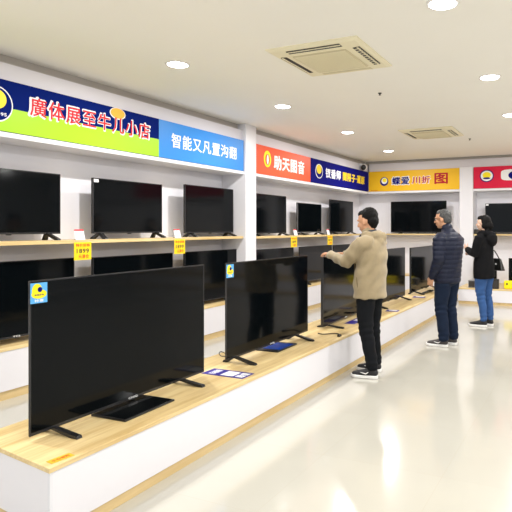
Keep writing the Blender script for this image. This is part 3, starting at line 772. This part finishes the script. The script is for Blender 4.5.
# hood lying on the back
tube(bm, [(0.03, 0.105, 1.43), (-0.07, 0.095, 1.43), (-0.135, 0, 1.405), (-0.07, -0.095, 1.43), (0.03, -0.105, 1.43)], [0.030, 0.045, 0.055, 0.045, 0.030], 16)
ell(bm, (-0.115, 0, 1.36), (0.055, 0.10, 0.075))
jk = blob('jacket', bm, M['tan'], pm, 0.009, 4, lambda p, n: (0.008*math.sin(p.z*46+4*math.sin(p.x*11+p.y*6))*(0.4 if p.x < 0.25 else 1.0)+0.004*math.sin(p.x*60+p.z*30+p.y*20)))
bm = bmesh.new(); tube(bm, [(0.075, 0.178, 1.01), (0.06, 0.190, 0.94), (0.045, 0.198, 0.875)], [0.004, 0.005, 0.004], 8); obj('pocket_seam', bm, M['tan_dark'], jk, smooth=True)
bm = bmesh.new(); tube(bm, [(0.165, 0.0, 1.22), (0.168, 0.0, 1.0), (0.172, 0.0, 0.81)], [0.006, 0.006, 0.006], 8); obj('zip', bm, M['tan_dark'], jk, smooth=True)
bm = bmesh.new()
tube(bm, [(-0.06, 0.0, 1.475), (-0.02, 0.072, 1.462), (0.06, 0.078, 1.43), (0.13, 0.040, 1.36), (0.15, 0.0, 1.30), (0.13, -0.040, 1.36), (0.06, -0.078, 1.43), (-0.02, -0.072, 1.462), (-0.058, -0.01, 1.475)], [0.016]*9, 12)
blob('collar', bm, M['collar'], pm, 0.007, 2)
bm = bmesh.new(); tube(bm, [(0.03, 0, 1.36), (0.048, 0, 1.425)], [(0.062, 0.055), (0.058, 0.052)], 20, (0, 1, 0)); blob('shirt', bm, M['scarf'], pm, 0.008, 2)
pl = [(0.0, 0.088, 0.86), (0.015, 0.095, 0.66), (0.0, 0.105, 0.48), (-0.04, 0.11, 0.28), (-0.07, 0.11, 0.115)]
pr_ = [(-0.01, -0.088, 0.86), (0.0, -0.10, 0.66), (0.01, -0.115, 0.48), (0.0, -0.13, 0.28), (-0.015, -0.14, 0.115)]
legs('trousers', M['blackcloth'], pm, 0.88, pl, pr_, [(0.098, 0.105), (0.085, 0.090), (0.070, 0.074), (0.060, 0.066), (0.055, 0.060)], (0.165, 0.125), 0.5)
shoe(pm, -0.045, 0.11, 0.05, M['shoe']); shoe(pm, 0.01, -0.14, -0.10, M['shoe'])

# --- man in the navy quilted jacket
pm = thing('person', 'grey-haired man in glasses, navy quilted jacket and dark jeans standing by the platform', 'person', (-1.632, 6.815, 0), math.radians(161))
HM = headmat(V(0.070, 0.0, 1.615), 0.30, 0.08)
neck = V(0.0, 0, 1.44)
Sl = V(-0.01, 0.20, 1.37); El = V(-0.03, 0.25, 1.11); Wl = V(0.075, 0.235, 0.89)
Sr = V(-0.03, -0.20, 1.36); Er = V(0.02, -0.25, 1.11); Wr = V(0.14, -0.20, 0.90)
bm = bmesh.new(); add_head(bm, HM, 1.0, neck)
tube(bm, [(0, 0, 0.90), (0, 0, 1.10), (0.0, 0, 1.30), (-0.01, 0, 1.43)], [(0.13, 0.09), (0.12, 0.085), (0.14, 0.09), (0.09, 0.06)], 20, (0, 1, 0))
tube(bm, [Sl, El, Wl], [0.045, 0.038, 0.026]); tube(bm, [Sr, Er, Wr], [0.045, 0.038, 0.026])
for q in (-1, 1): tube(bm, [(0, q*0.085, 0.90), (0.0, q*0.09, 0.50), (-0.02, q*0.10, 0.10)], [0.075, 0.045, 0.032])
add_hand(bm, Wl, V(0.35, -0.05, -0.9), V(0.1, -1, 0.0), 1.0, 0.7, -1)
add_hand(bm, Wr, V(0.35, 0.05, -0.9), V(0.1, 1, 0.0), 1.0, 0.7, 1)
blob('body', bm, M['skin2'], pm, 0.006, 3)
add_eyes(HM, 1.0, pm)
bm = bmesh.new()
for c_, r_ in (((-0.026, 0, 0.036), (0.093, 0.082, 0.092)), ((-0.055, 0, -0.012), (0.062, 0.074, 0.070)), ((0.018, 0, 0.074), (0.060, 0.060, 0.048)), ((-0.050, 0, -0.05), (0.044, 0.055, 0.035))):
    bmesh.ops.create_uvsphere(bm, u_segments=24, v_segments=16, radius=1, matrix=HM @ Matrix.Translation(c_) @ Matrix.Diagonal((*r_, 1)))
blob('hair', bm, M['hairg'], pm, 0.008, 2, lambda p, n: 0.003*math.sin(p.x*140+p.z*90)*math.sin(p.y*120))
# glasses: two rims, bridge, two temples
g = bpy.data.objects.new('glasses', None)
bm = bmesh.new()
for q in (-1, 1):
    ring = [HM @ V(0.103-0.010*abs(math.cos(a)), q*0.033+0.022*math.cos(a), 0.0+0.016*math.sin(a)) for a in [2*PI*k/14 for k in range(15)]]
    tube(bm, ring, [0.0022]*15, 6)
    tube(bm, [HM @ V(0.095, q*0.056, 0.006), HM @ V(0.05, q*0.074, 0.006), HM @ V(-0.01, q*0.083, 0.0)], [0.0024]*3, 6)
tube(bm, [HM @ V(0.102, -0.011, 0.004), HM @ V(0.106, 0.011, 0.004)], [0.002, 0.002], 6)
obj('glasses', bm, M['metal'], pm, smooth=True)
def quilt(p, n):
    arm = abs(p.y) > 0.20
    ph = p.z/0.058
    return 0.007*(abs(math.sin(PI*ph))**0.6-0.5)+0.002*math.sin(p.x*50+p.y*40+p.z*20)
bm = bmesh.new()
tube(bm, [(0.0, 0, 0.81), (0.0, 0, 0.95), (-0.02, 0, 1.12), (-0.035, 0, 1.27), (-0.035, 0, 1.36), (-0.01, 0, 1.42), (0.0, 0, 1.475)],
     [(0.205, 0.150), (0.21, 0.155), (0.205, 0.155), (0.215, 0.155), (0.195, 0.135), (0.14, 0.105), (0.076, 0.080)], 36, (0, 1, 0), 0.1, 0.4)
for a_, b_, c_ in ((Sl, El, Wl), (Sr, Er, Wr)):
    tube(bm, [a_*0.8+V(0, 0, 0.28), a_+V(0, 0, -0.02), (a_+b_)/2, b_, (b_+c_)/2, c_], [0.075, 0.082, 0.080, 0.072, 0.062, 0.046], 22)
jk = blob('jacket', bm, M['puffer'], pm, 0.009, 3, quilt)
bm = bmesh.new(); tube(bm, [(-0.005, 0, 1.45), (0.005, 0, 1.505)], [(0.074, 0.078), (0.068, 0.072)], 24, (0, 1, 0)); blob('collar', bm, M['puffer'], pm, 0.008, 2)
bm = bmesh.new(); tube(bm, [(0.152, 0, 1.35), (0.162, 0, 1.1), (0.158, 0, 0.83)], [0.006]*3, 8); obj('zip', bm, M['metal'], jk, smooth=True)
pl = [(0.0, 0.095, 0.86), (0.02, 0.10, 0.66), (0.03, 0.105, 0.48), (0.0, 0.105, 0.28), (-0.015, 0.105, 0.115)]
pr_ = [(0.0, -0.095, 0.86), (0.02, -0.095, 0.66), (0.02, -0.095, 0.48), (-0.01, -0.09, 0.28), (-0.03, -0.09, 0.115)]
legs('jeans', M['djeans'], pm, 0.88, pl, pr_, [(0.105, 0.115), (0.092, 0.100), (0.076, 0.082), (0.070, 0.076), (0.064, 0.072)], (0.175, 0.135), 1.7)
shoe(pm, 0.02, 0.105, 0.25, M['shoeg']); shoe(pm, 0.0, -0.09, -0.05, M['shoeg'])

# --- woman in black
pm = thing('person', 'dark-haired woman in black hooded coat and blue jeans with folded arms', 'person', (-1.445, 8.395, 0), math.radians(166))
HM = headmat(V(0.015, 0.0, 1.572), 0.28, 0.0)
neck = V(-0.005, 0, 1.40)
s_ = 0.94
Sl = V(0.0, 0.175, 1.345); El = V(0.06, 0.215, 1.10); Wl = V(0.235, 0.065, 1.165)
Sr = V(0.0, -0.175, 1.345); Er = V(0.06, -0.215, 1.08); Wr = V(0.21, -0.02, 1.11)
bm = bmesh.new(); add_head(bm, HM, s_, neck, True)
tube(bm, [(0, 0, 0.85), (0, 0, 1.05), (0.0, 0, 1.25), (0.0, 0, 1.38)], [(0.13, 0.09), (0.105, 0.08), (0.12, 0.08), (0.08, 0.055)], 20, (0, 1, 0))
tube(bm, [Sl, El, Wl], [0.038, 0.033, 0.023]); tube(bm, [Sr, Er, Wr], [0.038, 0.033, 0.023])
for q in (-1, 1): tube(bm, [(0, q*0.08, 0.85), (0.0, q*0.08, 0.47), (-0.02, q*0.08, 0.10)], [0.070, 0.042, 0.030])
add_hand(bm, Wl, V(0.75, -0.35, 0.5), V(-0.3, -1, 0.2), 0.9, 0.5, -1)
add_hand(bm, Wr, V(0.6, 0.8, 0.05), V(-1, 0.6, 0), 0.9, 0.6, 1)
blob('body', bm, M['skin3'], pm, 0.006, 3)
add_eyes(HM, s_, pm)
bm = bmesh.new()
for c_, r_ in (((-0.032, 0, 0.034), (0.094, 0.082, 0.096)), ((-0.066, 0, -0.03), (0.060, 0.080, 0.085)), ((0.020, 0, 0.076), (0.066, 0.062, 0.044)), ((-0.065, 0, -0.11), (0.050, 0.068, 0.075)), ((-0.100, 0, -0.04), (0.055, 0.055, 0.07)), ((-0.018, 0.060, -0.02), (0.035, 0.028, 0.065)), ((-0.018, -0.060, -0.02), (0.035, 0.028, 0.065))):
    bmesh.ops.create_uvsphere(bm, u_segments=24, v_segments=16, radius=1, matrix=HM @ Matrix.Translation(c_) @ Matrix.Diagonal((*r_, 1)))
blob('hair', bm, M['hairb'], pm, 0.008, 2, lambda p, n: 0.0015*math.sin(p.x*160+p.y*120))
bm = bmesh.new()
tube(bm, [(-0.005, 0, 0.735), (0.0, 0, 0.90), (0.0, 0, 1.05), (0.0, 0, 1.20), (0.0, 0, 1.31), (0.0, 0, 1.37), (0.0, 0, 1.42)],
     [(0.20, 0.155), (0.195, 0.152), (0.175, 0.138), (0.182, 0.138), (0.175, 0.118), (0.125, 0.095), (0.072, 0.072)], 32, (0, 1, 0), 0.1)
for a_, b_, c_ in ((Sl, El, Wl), (Sr, Er, Wr)):
    tube(bm, [a_*0.8+V(0, 0, 0.27), a_, (a_+b_)/2, b_, (b_+c_)/2, c_], [0.068, 0.074, 0.068, 0.066, 0.060, 0.047], 20)
tube(bm, [(0.075, 0.04, 1.40), (0.02, 0.085, 1.42), (-0.07, 0.085, 1.42), (-0.13, 0, 1.39), (-0.07, -0.085, 1.42), (0.02, -0.085, 1.42), (0.075, -0.04, 1.40)], [0.026, 0.034, 0.046, 0.056, 0.046, 0.034, 0.026], 16)
ell(bm, (-0.125, 0, 1.325), (0.08, 0.12, 0.11))
blob('coat', bm, M['blackwool'], pm, 0.009, 4, wrinkle(0.004, 1.1, 2.0))
pl = [(0.0, 0.085, 0.80), (0.02, 0.085, 0.62), (0.015, 0.082, 0.46), (-0.02, 0.08, 0.28), (-0.03, 0.08, 0.115)]
pr_ = [(-0.02, -0.085, 0.80), (-0.01, -0.085, 0.62), (-0.02, -0.085, 0.46), (-0.055, -0.085, 0.28), (-0.065, -0.085, 0.115)]
legs('jeans', M['jeans'], pm, 0.82, pl, pr_, [(0.100, 0.105), (0.082, 0.088), (0.064, 0.068), (0.056, 0.060), (0.048, 0.052)], (0.165, 0.120), 3.0)
shoe(pm, 0.0, 0.08, 0.12, M['shoe'], mark=False); shoe(pm, -0.035, -0.085, -0.10, M['shoe'], mark=False)
# her shoulder bag
t = thing('shoulder_bag', 'small black leather bag hanging behind the woman on a strap', 'bag', (-1.275, 8.60, 0.84), math.radians(150))
bm = bmesh.new()
vs0 = [(-0.12, 0.0), (0.12, 0.0), (0.06, 0.19), (-0.06, 0.19)]
a = [bm.verts.new((x, -0.045, z)) for x, z in vs0]; b = [bm.verts.new((x, 0.045, z)) for x, z in vs0]
for q in (2, 3): a[q].co.y = -0.018; b[q].co.y = 0.018
bm.faces.new(a); bm.faces.new(b[::-1])
for q in range(4): bm.faces.new((a[q], b[q], b[(q+1) % 4], a[(q+1) % 4]))
bmesh.ops.recalc_face_normals(bm, faces=bm.faces)
obj('pouch', bm, M['leather'], t, bevel=0.012)
bm = bmesh.new(); tube(bm, [(-0.04, 0, 0.18), (0.01, 0.0, 0.25), (0.05, 0.0, 0.30), (0.11, 0.0, 0.33)], [0.009]*4, 8); obj('strap', bm, M['leather'], t, smooth=True)
obj('clasp', bx(-0.012, 0.012, 0.034, 0.040, 0.09, 0.115), M['logo'], t)
